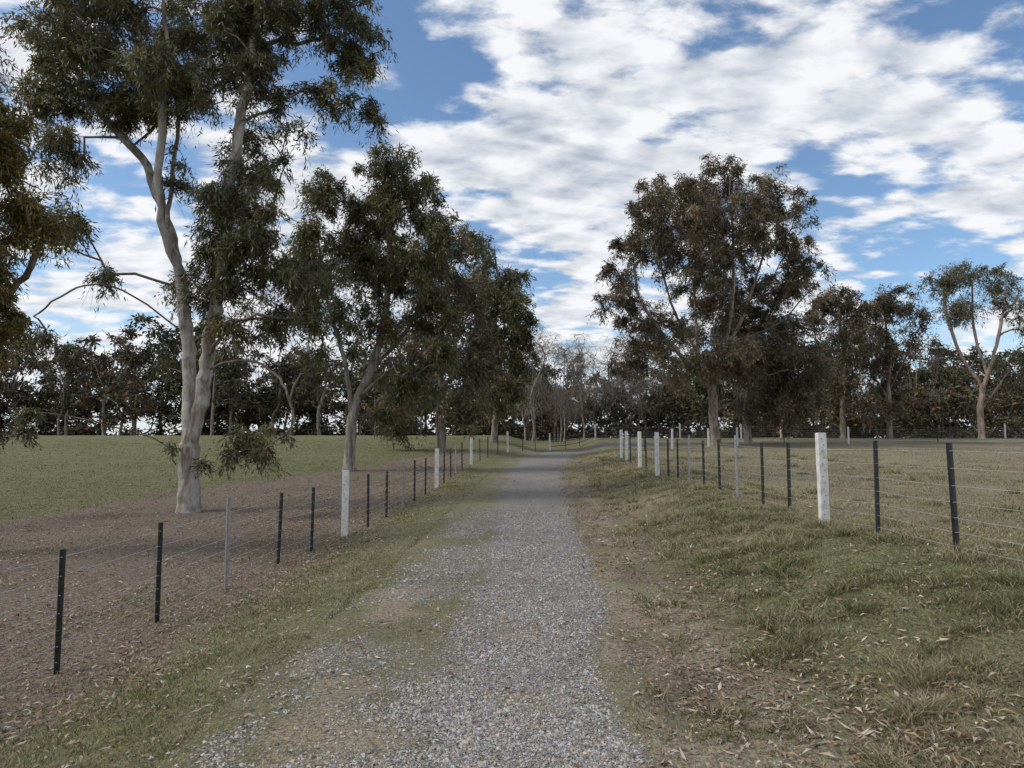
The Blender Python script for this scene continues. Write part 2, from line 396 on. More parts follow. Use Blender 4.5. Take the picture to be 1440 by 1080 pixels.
L = [(60, 700, 70, 60, 1.1), (-40, 690, 80, 65, 1.2), (-130, 690, 85, 75, 1.2), (-230, 690, 65, 70, 1.2), (150, 725, 75, 50, 1.1), (215, 665, 45, 50, 1.1), (228, 590, 25, 25, .7), (165, 590, 45, 25, .6),
     (-90, 590, 55, 50, 1.1), (-20, 590, 60, 45, 1.1), (-170, 600, 55, 40), (-240, 600, 40, 45, 1), (90, 600, 40, 50), (55, 520, 40, 50),
     (40, 430, 42, 55, 1.2), (50, 350, 50, 50, 1.3), (90, 400, 38, 48, 1.1), (20, 300, 30, 28, .9), (110, 470, 25, 22, .5), (150, 530, 22, 16, .5),
     (-60, 500, 26, 40, .5), (-190, 500, 36, 40, .9), (-200, 410, 36, 40, .9), (-165, 345, 26, 20, .7), (-62, 330, 20, 16, .5), (-45, 300, 14, 10, .4),
     (150, 330, 60, 38, .9), (120, 260, 50, 30, .7), (60, 250, 30, 20, .5), (110, 102, 40, 18, .8, -1.4), (-200, 118, 25, 22, .6, -1.2), (-20, 82, 16, 9, .35, -.5), (30, 72, 16, 6, .3, -.5),
     (0, 790, 120, 50, .8), (110, 810, 80, 40, .8), (-190, 240, 40, 22, .5), (-60, 210, 25, 12, .3), (180, 210, 30, 30, .5)]
put_tree('eucalyptus_tree', (-8.35, 18.6), make_tree(stems, lb(u, L, 1, 1.2), 1000, .40, .255, (.17, .034), 170000, 5, G1, bcol=(.46, .43, .39), twigs=8, sides=10, twig_tubes=True))

# second gum
u = .030
stems = [sk(u, [(0, 0), (2, 50), (8, 95), (28, 150, .3), (45, 220, .3), (52, 300, 0), (50, 390, 0)]),
         sk(u, [(5, 80), (-5, 160, -.6), (-25, 230, -1), (-40, 320, -1)]),
         sk(u, [(28, 150), (70, 200, .9), (100, 280, 1.4), (105, 340, 1.2)]),
         sk(u, [(8, 100), (60, 140, -1), (100, 165, -1.3)])]
L = [(55, 435, 40, 32), (82, 380, 46, 42), (20, 380, 44, 40), (112, 310, 38, 50), (50, 305, 55, 45), (-10, 320, 44, 48), (-42, 395, 34, 32, .8), (-50, 300, 30, 58, .9),
     (-62, 225, 30, 44, .8), (118, 225, 32, 45), (50, 215, 45, 34, .7), (0, 220, 34, 34, .6), (85, 130, 40, 40, .8), (45, 85, 28, 22, .6), (125, 155, 28, 40, .7), (-50, 160, 25, 22, .5)]
put_tree('eucalyptus_tree', (-6.85, 30), make_tree(stems, lb(u, L, 2, 1.3), 540, .52, .23, (.24, .05), 80000, 6, G1, bcol=(.33, .30, .27), twigs=8))
# third gum
u = .042
stems = [sk(u, [(0, 0), (0, 60), (-2, 130), (2, 210), (10, 300)]), sk(u, [(0, 70), (-30, 120, 1), (-45, 170, 1)]), sk(u, [(0, 90), (35, 130, -1), (50, 200, -1.3)])]
L = [(15, 290, 36, 38), (-12, 240, 42, 42), (38, 220, 42, 50), (-45, 165, 35, 35, .6), (0, 150, 45, 36, .6), (48, 140, 36, 45), (-48, 85, 38, 32, .7), (30, 70, 38, 30, .7), (-60, 45, 30, 25, .6)]
put_tree('eucalyptus_tree', (-4.2, 42.5), make_tree(stems, lb(u, L, 3, 1.6), 320, .68, .24, (.30, .07), 42000, 7, G2, bcol=(.28, .25, .22), twigs=7, sides=7))
# fourth gum
u = .050
stems = [sk(u, [(0, 0), (3, 60), (0, 130), (5, 220), (0, 290)]), sk(u, [(2, 60), (25, 120, 1), (35, 200, 1)]), sk(u, [(2, 60), (-20, 130, -1), (-22, 230, -1)])]
L = [(-22, 290, 26, 32), (-15, 230, 36, 42), (20, 240, 28, 26), (32, 185, 28, 42), (5, 160, 42, 40), (40, 130, 20, 38), (-20, 110, 32, 32, .8), (20, 80, 36, 38, .8), (-15, 50, 30, 25, .7)]
put_tree('eucalyptus_tree', (-1.3, 51), make_tree(stems, lb(u, L, 4, 1.6), 300, .75, .24, (.34, .08), 40000, 8, G1, bcol=(.28, .25, .22), twigs=7, sides=7))

# large gum on the right
u = .0525
stems = [sk(u, [(0, 0), (-3, 40), (-4, 75), (-20, 130, .5), (-50, 190, .8), (-70, 270, .8), (-78, 330, .5)]),
         sk(u, [(-4, 72), (15, 140, -.5), (25, 220, -.7), (30, 300, 0), (28, 380, 0)]),
         sk(u, [(10, 125), (50, 190, 1), (80, 270, 1.4), (85, 330, 1)]),
         sk(u, [(-4, 75), (-60, 130, -1.5), (-105, 190, -2), (-115, 240, -2)]),
         sk(u, [(15, 140), (80, 165, -1.5), (130, 220, -1.8)]),
         sk(u, [(-20, 130), (-15, 220, 2), (-10, 320, 2.2)])]
L = [(28, 392, 38, 32), (-5, 355, 45, 38, 1), (65, 360, 38, 36), (-80, 350, 24, 22, .8), (-55, 310, 58, 44), (95, 325, 42, 52), (20, 295, 70, 50), (-105, 280, 46, 44), (-40, 240, 65, 45, .9),
     (60, 235, 75, 50), (128, 255, 32, 52), (-135, 210, 30, 42), (-85, 165, 55, 40, 1), (128, 175, 36, 48), (20, 175, 75, 38, .9), (-110, 120, 38, 32, .8), (60, 120, 55, 38, 1), (132, 110, 30, 40, .9), (90, 60, 52, 35, 1), (-60, 105, 45, 28, .7, -3), (0, 120, 55, 28, .7, -3)]
put_tree('eucalyptus_tree', (14.6, 51), make_tree(stems, lb(u, L, 5, 3), 980, .74, .34, (.32, .068), 150000, 9, G2, bcol=(.34, .29, .25), twigs=8, sides=8))
stems = [sk(u, [(0, 0), (-2, 50), (5, 110), (10, 180)]), sk(u, [(0, 60), (30, 110, .5), (45, 160, .6)])]
L = [(20, 170, 40, 35), (45, 130, 35, 30), (15, 110, 40, 25, .7), (55, 80, 35, 30), (-10, 140, 30, 30)]
put_tree('eucalyptus_tree', (17.6, 53), make_tree(stems, lb(u, L, 6, 2), 150, .85, .28, (.34, .08), 26000, 10, G2, bcol=(.36, .32, .29), twigs=7, sides=7))
# smaller gums further right
u = .062
for (bx, by, hs, sd, wd) in ((28.8, 62, 1.0, 21, 1.0), (33.4, 63, .98, 22, 1.1)):
    stems = [sk(u, [(0, 0), (1, 60 * hs), (4, 120 * hs), (0, 210 * hs)]), sk(u, [(1, 60 * hs), (-22 * wd, 120 * hs, 1), (-28 * wd, 170 * hs, 1)]), sk(u, [(2, 70 * hs), (22 * wd, 130 * hs, -1), (30 * wd, 170 * hs, -1)])]
    L = [(5, 205 * hs, 25 * wd, 25), (-22 * wd, 180 * hs, 25, 28), (25 * wd, 175 * hs, 22, 28), (0, 140 * hs, 40 * wd, 30, .8), (-25, 110 * hs, 22, 22, .6), (28, 110 * hs, 22, 30, .8), (5, 80, 30, 25, .6), (20, 50, 25, 20, .6), (-15, 45, 25, 20, .5)]
    put_tree('eucalyptus_tree', (bx, by), make_tree(stems, lb(u, L, sd, 1.6), 170, .85, .22, (.34, .08), 24000, sd, G2, bcol=(.33, .28, .24), twigs=7, sides=6))
stems = [sk(u, [(0, 0), (0, 45), (3, 75), (-18, 120, .5), (-35, 190, .6), (-30, 240, .5)]), sk(u, [(2, 70), (18, 120, -.6), (35, 190, -.8), (40, 230, -.6)]), sk(u, [(5, 90), (8, 160, 1), (10, 240, 1)]), sk(u, [(0, 40), (35, 80, .4), (60, 110, .6)])]
L = [(-35, 225, 32, 25, .8), (5, 238, 32, 18, .8), (42, 225, 32, 25, .8), (-40, 180, 28, 25, .7), (50, 180, 35, 30, .8), (5, 190, 30, 25, .6), (65, 140, 25, 25, .6), (-35, 130, 22, 20, .4), (60, 105, 25, 15, .4)]
put_tree('eucalyptus_tree', (40.2, 61), make_tree(stems, lb(u, L, 7, 2), 190, .85, .25, (.30, .065), 20000, 31, ((.080, .088, .064), (.135, .135, .092)), bcol=(.38, .30, .26), twigs=7, sides=6))

# golden foliage tree at the left edge, trunk just outside the photographed view
u = .0125
stems = [sk(u, [(0, 0), (0, 150), (10, 300), (5, 450), (0, 600), (-20, 760)]), sk(u, [(8, 280), (80, 360, .5), (130, 420, .5)]), sk(u, [(8, 320), (70, 480, -.4), (120, 560, -.5)]), sk(u, [(0, 400), (-80, 520, .5), (-120, 640, .5)])]
L = [(108, 590, 42, 60, 1.3), (112, 500, 45, 55, 1.3), (100, 420, 42, 55, 1.3), (92, 345, 34, 42, 1.1), (88, 300, 26, 30, .9), (60, 640, 60, 60), (20, 520, 80, 80), (-60, 600, 80, 90), (0, 720, 90, 60), (-90, 450, 70, 70), (-10, 400, 60, 60)]
put_tree('eucalyptus_tree', (-10.5, 12.4), make_tree(stems, lb(u, L, 8, .6), 400, .34, .2, (.14, .028), 80000, 41, G3, bcol=(.4, .36, .32), twigs=8))

# ------------------------------------------------------------ distant forest (one object)
def quick(h, w, seed, cb, lean=0, leaf=(.62, .22), nl=1600, nc=26, bare=False, gap=.35):
    r = np.random.default_rng(seed)
    t = h * r.uniform(.25, .45)
    stems = [[(0, 0, 0), (r.uniform(-.4, .4), 0, t * .5), (r.uniform(-.9, .9), r.uniform(-.3, .3), t), (r.uniform(-1.4, 1.4), 0, h * .75), (r.uniform(-1.5, 1.5), 0, h * .93)]]
    for _ in range(3):
        a = r.uniform(0, 6.28); stems.append([(0, 0, t * r.uniform(.6, 1.4)), (math.cos(a) * w * .25, math.sin(a) * w * .25, h * .6), (math.cos(a) * w * .4, math.sin(a) * w * .4, h * .8)])
    lobes = []
    for _ in range(8):
        a = r.uniform(0, 6.28); q = w * r.uniform(.1, .46); zz = h * r.uniform(gap + .05, .9)
        lobes.append((math.cos(a) * q, math.sin(a) * q, zz, w * .2, w * .2, h * .09, 1))
    lobes.append((0, 0, h * .9, w * .22, w * .22, h * .1, 1))
    return make_tree(stems, lobes, nc, w * .12 + .2, h * (.009 if bare else .013), leaf, nl, seed, cb, bcol=(.24, .215, .195) if not bare else (.46, .42, .38), twigs=6, sides=5, bare=bare)
DG = ((.050, .057, .040), (.096, .096, .062)); DB = ((.072, .064, .046), (.125, .102, .068)); DO = ((.13, .085, .05), (.20, .13, .07))
variants = [quick(14, 9, 100 + k, DG if k % 3 else DB, gap=r_) for k, r_ in zip(range(10), (.35, .2, .4, .15, .3, .1, .4, .25, .3, .15))]
lowv = [quick(6, 7, 140 + k, DG if k % 2 else DB, leaf=(.50, .2), nl=1400, nc=26, gap=-.05) for k in range(6)]
orange = [quick(8, 4, 160, DO, leaf=(.4, .12), nl=700, gap=.2)]
barev = [quick(13, 8, 170 + k, DG, nc=120, bare=True, gap=.2) for k in range(4)]
r = np.random.default_rng(77); place = []
def scat(n, a0, a1, d0, d1, h0, h1, pool, wsc=1.0):
    for k in range(n):
        d = r.uniform(d0, d1); a = a0 + (a1 - a0) * (k + r.uniform(-.7, 1.7)) / n
        place.append((a * d, d, r.uniform(h0, h1), pool[r.integers(len(pool))], wsc * r.uniform(.8, 1.25)))
scat(22, -1.15, -.2, 84, 94, .75, 1.12, variants)
scat(30, -1.2, -.1, 96, 118, .9, 1.3, variants)
scat(13, -.22, .06, 78, 88, .55, .8, variants)
scat(12, -.2, .3, 92, 110, .7, .9, variants)
scat(26, .17, 1.15, 74, 88, .5, .8, variants)
scat(28, .2, 1.2, 90, 112, .75, 1.05, variants)
scat(34, .12, 1.15, 68, 78, .55, .95, lowv, 1.25)
scat(10, -.06, .14, 76, 84, .5, .75, lowv, 1.1)
scat(40, -.15, 1.2, 86, 100, .9, 1.3, lowv, 1.5)
scat(32, -1.2, -.1, 98, 122, .9, 1.3, lowv, 1.7)
scat(22, -1.2, 1.2, 122, 150, 1.1, 1.4, variants, 1.3)
scat(1, .05, .06, 72, 73, .75, .85, orange)
scat(14, .01, .2, 66, 76, .7, 1.0, barev)
scat(4, .3, .6, 66, 74, .7, .85, barev)
Vs = []; Fs = []; Cs = []; Ms = []; Sms = []; off = 0
for (x, y, s, (V, Fq, C, Mi, S_), ws) in place:
    a = r.uniform(0, 6.28); ca, sa = math.cos(a), math.sin(a)
    W = np.stack([(V[:, 0] * ca - V[:, 1] * sa) * s * ws, (V[:, 0] * sa + V[:, 1] * ca) * s * ws, V[:, 2] * s], 1)
    W += np.array([x, y, float(terr(np.array([x]), np.array([y]))[0]) - .1])
    C = C.copy(); C[:, :3] *= r.uniform(.7, 1.3)
    Vs.append(W); Fs.append(Fq + off); off += len(V); Cs.append(C); Ms.append(Mi); Sms.append(S_)
mesh_np('distant_trees', np.concatenate(Vs), np.concatenate(Fs), [M_bark, M_leaf_far], {'col': np.concatenate(Cs)}, np.concatenate(Ms), smooth=np.concatenate(Sms))

# ------------------------------------------------------------ grass blades, litter, stones
def samp_y(n, y0, y1, p=1.3):
    u_ = rng.random(n); e = 1 - p
    return (y0**e + u_ * (y1**e - y0**e))**(1 / e)
def blades(x, y, h, w, col, lean=.5):
    n = len(x); z = terr(x, y) - .01; a = rng.uniform(0, 2 * np.pi, n); la = rng.uniform(0, 2 * np.pi, n)
    ln = h * rng.uniform(.15, 1.0, n) * lean
    wx = np.cos(a) * w * .5; wy = np.sin(a) * w * .5; lx = np.cos(la) * ln; ly = np.sin(la) * ln
    b = np.stack([x, y, z], 1); W = np.stack([wx, wy, 0 * wx], 1)
    m = b + np.stack([lx * .35, ly * .35, h * .6], 1); t = b + np.stack([lx, ly, h * .95], 1)
    V = np.stack([b - W, b + W, m + W * .7, m - W * .7, t], 1).reshape(-1, 3)
    i = (np.arange(n) * 5)[:, None]
    F = np.concatenate([i + [0, 1, 2], i + [0, 2, 3], i + [3, 2, 4]], 0)
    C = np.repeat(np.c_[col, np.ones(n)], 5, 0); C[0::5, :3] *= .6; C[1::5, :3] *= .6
    return V, F, C
def gcol(n, dry):
    g = np.array([.092, .112, .044]) * rng.uniform(.55, 1.5, (n, 1)) + np.array([.06, .05, .018]) * rng.random((n, 1))
    d = np.array([.40, .35, .235]) * rng.uniform(.5, 1.25, (n, 1))
    isd = rng.random(n) < dry
    return np.where(isd[:, None], d, g)
parts = []
# right verge
n = 420000; y = samp_y(n, 3.0, 42, 1.5); x = rng.uniform(.6, 5.4, n) + np.interp(y, road_pts[:, 1], road_pts[:, 0])
k = masks(x, y); tuft = fbm(x * 3.2 + 5, y * 3.2, 4); edge = sm(.8, 2.1, k['s'] + (tuft - .5) * 1.5) * (1 - sm(4.4, 5.4, k['s']))
keep = rng.random(n) < edge * (.5 + .5 * sm(.34, .58, tuft)) * (.4 + .6 * k['green'])
x, y, tuft, k_s, k_n2 = x[keep], y[keep], tuft[keep], k['s'][keep], k['n2'][keep]
h = (.022 + .035 * sm(.38, .75, tuft) * sm(1.2, 2.6, k_s) + .06 * sm(.58, .8, tuft)) * rng.uniform(.4, 1.5, len(x))
dry = np.clip(.36 + .6 * sm(.46, .64, k_n2) + .35 * sm(8, 22, y) + .4 * sm(3.6, 4.3, k_s), 0, .95)
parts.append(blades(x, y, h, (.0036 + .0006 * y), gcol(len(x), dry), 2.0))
# dry tussocks
tx_, ty_, th_ = [], [], []
for q in range(200):
    yy = rng.uniform(6, 36); ss = rng.choice([rng.uniform(1.8, 3.4), rng.uniform(3.8, 5.2), rng.uniform(5, 14)]); m_ = int(rng.uniform(60, 160)); sp_ = rng.uniform(.06, .16)
    cxr = np.interp(yy, road_pts[:, 1], road_pts[:, 0])
    tx_.append(cxr + ss + rng.normal(0, sp_, m_)); ty_.append(yy + rng.normal(0, sp_, m_)); th_.append(rng.uniform(.06, .19) * rng.uniform(.4, 1.2, m_))
x = np.concatenate(tx_); y = np.concatenate(ty_); h = np.concatenate(th_)
parts.append(blades(x, y, h, .0045 + .0006 * y, gcol(len(x), .8), 1.4))
# short grass on left verge and between wheel tracks
n = 430000; y = samp_y(n, 3.0, 32, 1.5); x = rng.uniform(-5.4, 2.4, n) + np.interp(y, road_pts[:, 1], road_pts[:, 0]); k = masks(x, y)
tuft = fbm(x * 2.6 + 75, y * 2.6, 4)
pr = (1 - k['grav'] * np.where(k['s'] > -.4, 1, .6)) * (1 - k['sand'] * .8) * (1 - .75 * k['dirt']) * (.25 + .75 * sm(.36, .60, tuft)) * np.where(k['s'] > -.3, .6, 1) * (.35 + .65 * k['green'])
keep = rng.random(n) < pr; x, y, s_, dd_ = x[keep], y[keep], k['s'][keep], k['dirt'][keep]
h = (.018 + .026 * sm(1.6, 3.2, -s_)) * rng.uniform(.4, 1.5, len(x))
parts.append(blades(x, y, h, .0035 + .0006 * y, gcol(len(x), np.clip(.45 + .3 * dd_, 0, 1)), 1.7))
# right paddock stubble
n = 150000; y = samp_y(n, 5.5, 48, 1.2); x = rng.uniform(4.6, 5 + y * .75, n); t_ = fbm(x * 1.5, y * 1.5, 3); keep = rng.random(n) < .15 + .85 * sm(.35, .65, t_)
x, y = x[keep], y[keep]; parts.append(blades(x, y, .05 * rng.uniform(.3, 1.3, len(x)), .005 + .0008 * y, gcol(len(x), .82), 1.4))
# left paddock short grass
n = 90000; y = samp_y(n, 12, 55, 1.1); x = -rng.uniform(3.5, 6 + y * .75, n); k = masks(x, y); keep = rng.random(n) < (1 - .9 * k['dirt']) * (k['s'] < -4)
x, y = x[keep], y[keep]; parts.append(blades(x, y, .04 * rng.uniform(.3, 1.3, len(x)), .005 + .0009 * y, gcol(len(x), .35), 1.3))
V = []; F = []; C = []; off = 0
for v, f, c in parts: V.append(v); F.append(f + off); C.append(c); off += len(v)
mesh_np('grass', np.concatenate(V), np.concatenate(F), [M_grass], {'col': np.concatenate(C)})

# fallen leaves and bark chips
n = 120000; y = samp_y(n, 3.0, 34, 1.3); x = rng.uniform(-13, 6, n); k = masks(x, y); c_ = fbm(x * 1.3 + 33, y * 1.3 + 8, 4); s_ = k['s']
pr = sm(2.2, 3.6, -s_) * (1 - .5 * sm(4.6, 7, -s_)) * np.where(s_ < -4.5, k['dirt'], 1) * .95 + sm(.55, 1.0, s_) * (1 - sm(1.8, 3.2, s_)) * .75 + .10 + .20 * sm(1.6, 4, s_)
keep = rng.random(n) < pr * (.25 + .75 * sm(.36, .62, c_)); x, y = x[keep], y[keep]; n = len(x)
o = np.stack([x, y, terr(x, y) + rng.uniform(.004, .035, n)], 1)
ax = nrm(np.stack([rng.normal(size=n), rng.normal(size=n), rng.normal(0, .22, n)], 1)); wx = nrm(np.cross(ax, np.stack([rng.normal(0, .3, n), rng.normal(0, .3, n), np.ones(n)], 1)))
ll = rng.uniform(.03, .10, n)[:, None]; lw = rng.uniform(.006, .013, n)[:, None] * (1 + .04 * y[:, None])
up = np.array([0, 0, 1.]) * rng.uniform(-.012, .02, n)[:, None]
V = np.stack([o, o + ax * ll * .45 + wx * lw * .8 + up, o + ax * ll, o + ax * ll * .45 - wx * lw * .8 + up], 1).reshape(-1, 3)
pal = np.array([(.36, .28, .20), (.24, .16, .105), (.46, .40, .31), (.16, .105, .075), (.30, .20, .12)]); cc = pal[rng.integers(0, 5, n)] * rng.uniform(.6, 1.2, (n, 1))
mesh_np('leaf_litter', V, np.arange(n * 4).reshape(-1, 4), [M_lit], {'col': np.repeat(np.c_[cc, np.ones(n)], 4, 0)})

# loose stones
n = 190000; y = samp_y(n, 3.0, 16, 2.1); x = rng.uniform(-2.2, 1.6, n) + np.interp(y, road_pts[:, 1], road_pts[:, 0]); k = masks(x, y)
keep = rng.random(n) < np.clip(sm(.15, .95, k['grav']) + .03, 0, 1) * (1 - .7 * k['sand']) * (.25 + .75 * sm(.35, .6, fbm(x * 2.5, y * 2.5 + 7, 4))); x, y = x[keep], y[keep]; n = len(x)
sz = rng.gamma(2.5, .0016, n) + .003; sz = np.minimum(sz, .014) * (1 + .03 * y)
oc = np.array([(1, 0, 0), (-1, 0, 0), (0, 1, 0), (0, -1, 0), (0, 0, 1), (0, 0, -1)], float)
V = oc[None] * (sz[:, None, None] * rng.uniform(.6, 1.3, (n, 6, 1)) * np.array([1, 1, .7])) + rng.normal(0, .25, (n, 6, 3)) * sz[:, None, None]
a = rng.uniform(0, 6.28, n); ca, sa = np.cos(a)[:, None], np.sin(a)[:, None]
V = np.stack([V[..., 0] * ca - V[..., 1] * sa, V[..., 0] * sa + V[..., 1] * ca, V[..., 2]], -1) + np.stack([x, y, terr(x, y) + .006 + sz * .15], 1)[:, None]
ft = np.array([(0, 2, 4), (2, 1, 4), (1, 3, 4), (3, 0, 4), (2, 0, 5), (1, 2, 5), (3, 1, 5), (0, 3, 5)])
F = ((np.arange(n) * 6)[:, None, None] + ft[None]).reshape(-1, 3)
cc = np.array([.33, .318, .305]) * rng.uniform(.45, 1.5, (n, 1)); tn = rng.random(n) < .25; cc[tn] *= np.array([1.15, .98, .78])
mesh_np('gravel', V.reshape(-1, 3), F, [M_stone], {'col': np.repeat(np.c_[cc, np.ones(n)], 6, 0)})

# ------------------------------------------------------------ fences
def simple_mat(name, c1, c2, rough, metal=0, scale=18):
    m, nt, b = new_mat(name); geo = nt.new('ShaderNodeNewGeometry').outputs['Position']
    n = nt.noise(geo, scale, 5, .65)
    nt.l.new(nt.mix(nt.mr(n, .4, .7), c1, c2), b.inputs['Base Color']); b.inputs['Roughness'].default_value = rough; b.inputs['Metallic'].default_value = metal
    return m
M_black = simple_mat('black_painted_steel', (.012, .012, .014), (.03, .028, .028), .5)
M_galv = simple_mat('galvanised_steel', (.32, .33, .34), (.22, .22, .22), .5, .3)
M_white = simple_mat('white_painted_post', (.72, .71, .68), (.50, .48, .43), .6, 0, 9)
M_hole = simple_mat('post_hole_dark', (.05, .05, .05), (.09, .08, .07), .8)
M_wire = simple_mat('fence_wire', (.44, .44, .43), (.30, .295, .29), .5, .2)
M_dark = simple_mat('weathered_rail', (.045, .04, .036), (.08, .07, .06), .7)

def extr(prof2, z0, z1, o, rot, tilt):
    p = np.array(prof2); c, s = math.cos(rot), math.sin(rot); p = np.stack([p[:, 0] * c - p[:, 1] * s, p[:, 0] * s + p[:, 1] * c], 1); n = len(p)
    a = np.c_[p, np.full(n, z0)]; b = np.c_[p, np.full(n, z1)]; V = np.r_[a, b]; V[:, 0] += V[:, 2] * tilt[0]; V[:, 1] += V[:, 2] * tilt[1]
    return [tuple(v + np.array(o)) for v in V], [(i, (i + 1) % n, n + (i + 1) % n, n + i) for i in range(n)] + [tuple(range(n - 1, -1, -1)), tuple(range(n, 2 * n))]
def ypf(L_=.030, t=.004):
    out = []
    for q in range(3):
        a = math.radians(90 + 120 * q); d = np.array([math.cos(a), math.sin(a)]); nn = np.array([-d[1], d[0]])
        out += [d * L_ - nn * t, d * L_ + nn * t]
        a2 = a + math.radians(60); out.append(np.array([math.cos(a2), math.sin(a2)]) * t * 1.6)
    return out
wire_h = [.10, .24, .38, .53, .69, .86, 1.03]
def fence(name, posts, seed, wr=.0026, rails=None):
    r = np.random.default_rng(seed)
    root = bpy.data.objects.new(name, None); scene.collection.objects.link(root)
    kinds = {'k': ([], [], M_black, 'steel_pickets'), 'g': ([], [], M_galv, 'galvanised_pickets'), 'w': ([], [], M_white, 'white_posts'), 'h': ([], [], M_hole, 'post_holes'), 'c': ([], [], M_galv, 'wire_clips')}
    def addg(k, vf):
        V, F = kinds[k][0], kinds[k][1]; o = len(V); V.extend(vf[0]); F.extend([tuple(i + o for i in f) for f in vf[1]])
    P = []; tl = []
    for (x, y, k) in posts:
        z = float(terr(np.array([x]), np.array([y]))[0]); tilt = (r.normal(0, .014), r.normal(0, .014)); P.append((x, y, z)); tl.append(tilt)
        if k == 'w':
            w, d = .060, .05; ch = .008
            pf = [(-w + ch, -d), (w - ch, -d), (w, -d + ch), (w, d - ch), (w - ch, d), (-w + ch, d), (-w, d - ch), (-w, -d + ch)]
            tilt = (tilt[0] * .5, tilt[1] * .5); hh = 1.27 + r.uniform(-.03, .03)
            addg('w', extr(pf, -.2, hh, (x, y, z), 0, tilt))
            addg('w', extr([(a * .9, b * .9) for a, b in pf], hh, hh + .008, (x, y, z), 0, tilt))
            for q, hz in enumerate(np.arange(.15, 1.22, .085)):
                pp = [(math.cos(t) * .0075, math.sin(t) * .0075) for t in np.linspace(0, 2 * math.pi, 8, endpoint=False)]
                o = np.array((x + tilt[0] * hz + (.012 if q % 2 else -.012), y + tilt[1] * hz - d - .003, z + hz))
                V = [tuple(o + np.array((a, 0, b))) for a, b in pp] + [tuple(o + np.array((a, .006, b))) for a, b in pp]
                addg('h', (V, [tuple(range(7, -1, -1))] + [(i, (i + 1) % 8, 8 + (i + 1) % 8, 8 + i) for i in range(8)]))
        else:
            hh = 1.11 + r.uniform(-.03, .03) + (.1 if k == 'g' else 0)
            addg(k, extr(ypf(), -.2, hh, (x, y, z), r.uniform(-.5, .5) + math.pi, tilt))
            for hz in wire_h:
                addg('c', extr([(-.02, -.02), (.02, -.02), (.02, -.012), (-.02, -.012)], hz - .004, hz + .004, (x, y - .008, z), 0, tilt))
    for k, (V, F, m, nm) in kinds.items():
        if not V: continue
        me = bpy.data.meshes.new(nm); me.from_pydata(V, [], F); me.materials.append(m); ob = bpy.data.objects.new(nm, me); scene.collection.objects.link(ob); ob.parent = root
    A = []; B = []
    for h in wire_h:
        for i in range(len(P) - 1):
            p = np.array(P[i]) + (tl[i][0] * h, tl[i][1] * h, h); q = np.array(P[i + 1]) + (tl[i + 1][0] * h, tl[i + 1][1] * h, h)
            L_ = np.linalg.norm(q - p); sg = .004 * L_ * r.uniform(.5, 1.6); prev = p
            for t in (.25, .5, .75, 1.):
                c = p + (q - p) * t; c[2] -= sg * 4 * t * (1 - t); A.append(prev); B.append(c); prev = c
    A = np.array(A); B = np.array(B); D = nrm(B - A); rr = wr + 0 * A[:, 0]
    V, F = tubes(A, B, rr, rr, D, D, 4); mesh_np('fence_wires', V, F, [M_wire], parent=root)
    if rails:
        A = []; B = []
        for i in range(*rails):
            for h in (.30, .62, .95):
                A.append(np.array(P[i]) + (0, .03, h)); B.append(np.array(P[i + 1]) + (0, .03, h))
        A = np.array(A); B = np.array(B); D = nrm(B - A); rr = .030 + 0 * A[:, 0]
        V, F = tubes(A, B, rr, rr, D, D, 6); mesh_np('rails', V, F, [M_dark], parent=root)
LF = [(-4.75, -4, 'k'), (-4.7, -1.5, 'w'), (-4.6, 1, 'k'), (-4.45, 3.1, 'k'), (-4.25, 4.9, 'g'), (-4.1, 6.6, 'k'), (-4.03, 8.27, 'k'), (-3.88, 9.85, 'g'), (-3.75, 11.6, 'k'), (-3.5, 12.6, 'k'), (-3.34, 14.4, 'w'), (-3.1, 15.5, 'k'), (-3.0, 17.2, 'k'), (-2.88, 19.0, 'g'), (-2.74, 20.2, 'k'), (-2.62, 21.7, 'k'), (-2.47, 23.5, 'w'), (-2.37, 25, 'k'), (-2.3, 27, 'k'), (-2.28, 29, 'g'), (-2.2, 31.5, 'k'), (-1.94, 34, 'w'), (-1.64, 36.5, 'k'), (-1.33, 39, 'k'), (-.83, 41.5, 'k'), (-.26, 44, 'w'), (.7, 46.5, 'k'), (1.6, 49, 'k'), (2.75, 52, 'w'), (4.1, 54.5, 'k'), (5.4, 57, 'k'), (6.9, 59, 'w'), (9.5, 60.3, 'k'), (12, 61, 'k'), (14.5, 61.5, 'w'), (17, 62, 'k'), (20, 62.2, 'w'), (23, 62.4, 'k'), (26, 62.6, 'k'), (29, 62.8, 'w'), (34, 63, 'k'), (39, 63.3, 'k'), (44, 63.6, 'w'), (52, 64, 'k'), (60, 64.5, 'w')]
RF = [(4.75, -4, 'k'), (4.7, -1.5, 'w'), (4.6, 1, 'k'), (4.5, 3.2, 'k'), (4.45, 5.2, 'g'), (4.34, 7.05, 'k'), (4.4, 8.66, 'k'), (4.25, 9.8, 'w'), (4.48, 11.6, 'k'), (4.48, 12.8, 'k'), (4.5, 14.3, 'g'), (4.55, 15.7, 'k'), (4.66, 17.4, 'k'), (4.62, 18.7, 'g'), (4.62, 19.9, 'k'), (4.54, 20.8, 'k'), (4.36, 21.5, 'w'), (4.6, 24.5, 'k'), (4.65, 26, 'w'), (4.7, 28.3, 'k'), (4.9, 30.5, 'w'), (5.05, 33, 'w'), (5.9, 37, 'k'), (7.6, 41, 'k'), (10.1, 45, 'w'), (13.5, 49, 'w'), (16.2, 51.3, 'w'), (20, 52.4, 'k'), (25, 53, 'w'), (32, 53.6, 'k'), (40, 54.2, 'w'), (50, 55, 'k'), (60, 56, 'w')]
fence('wire_fence', LF, 1, .0029, rails=(28, 36)); fence('wire_fence', RF, 2, .0022)

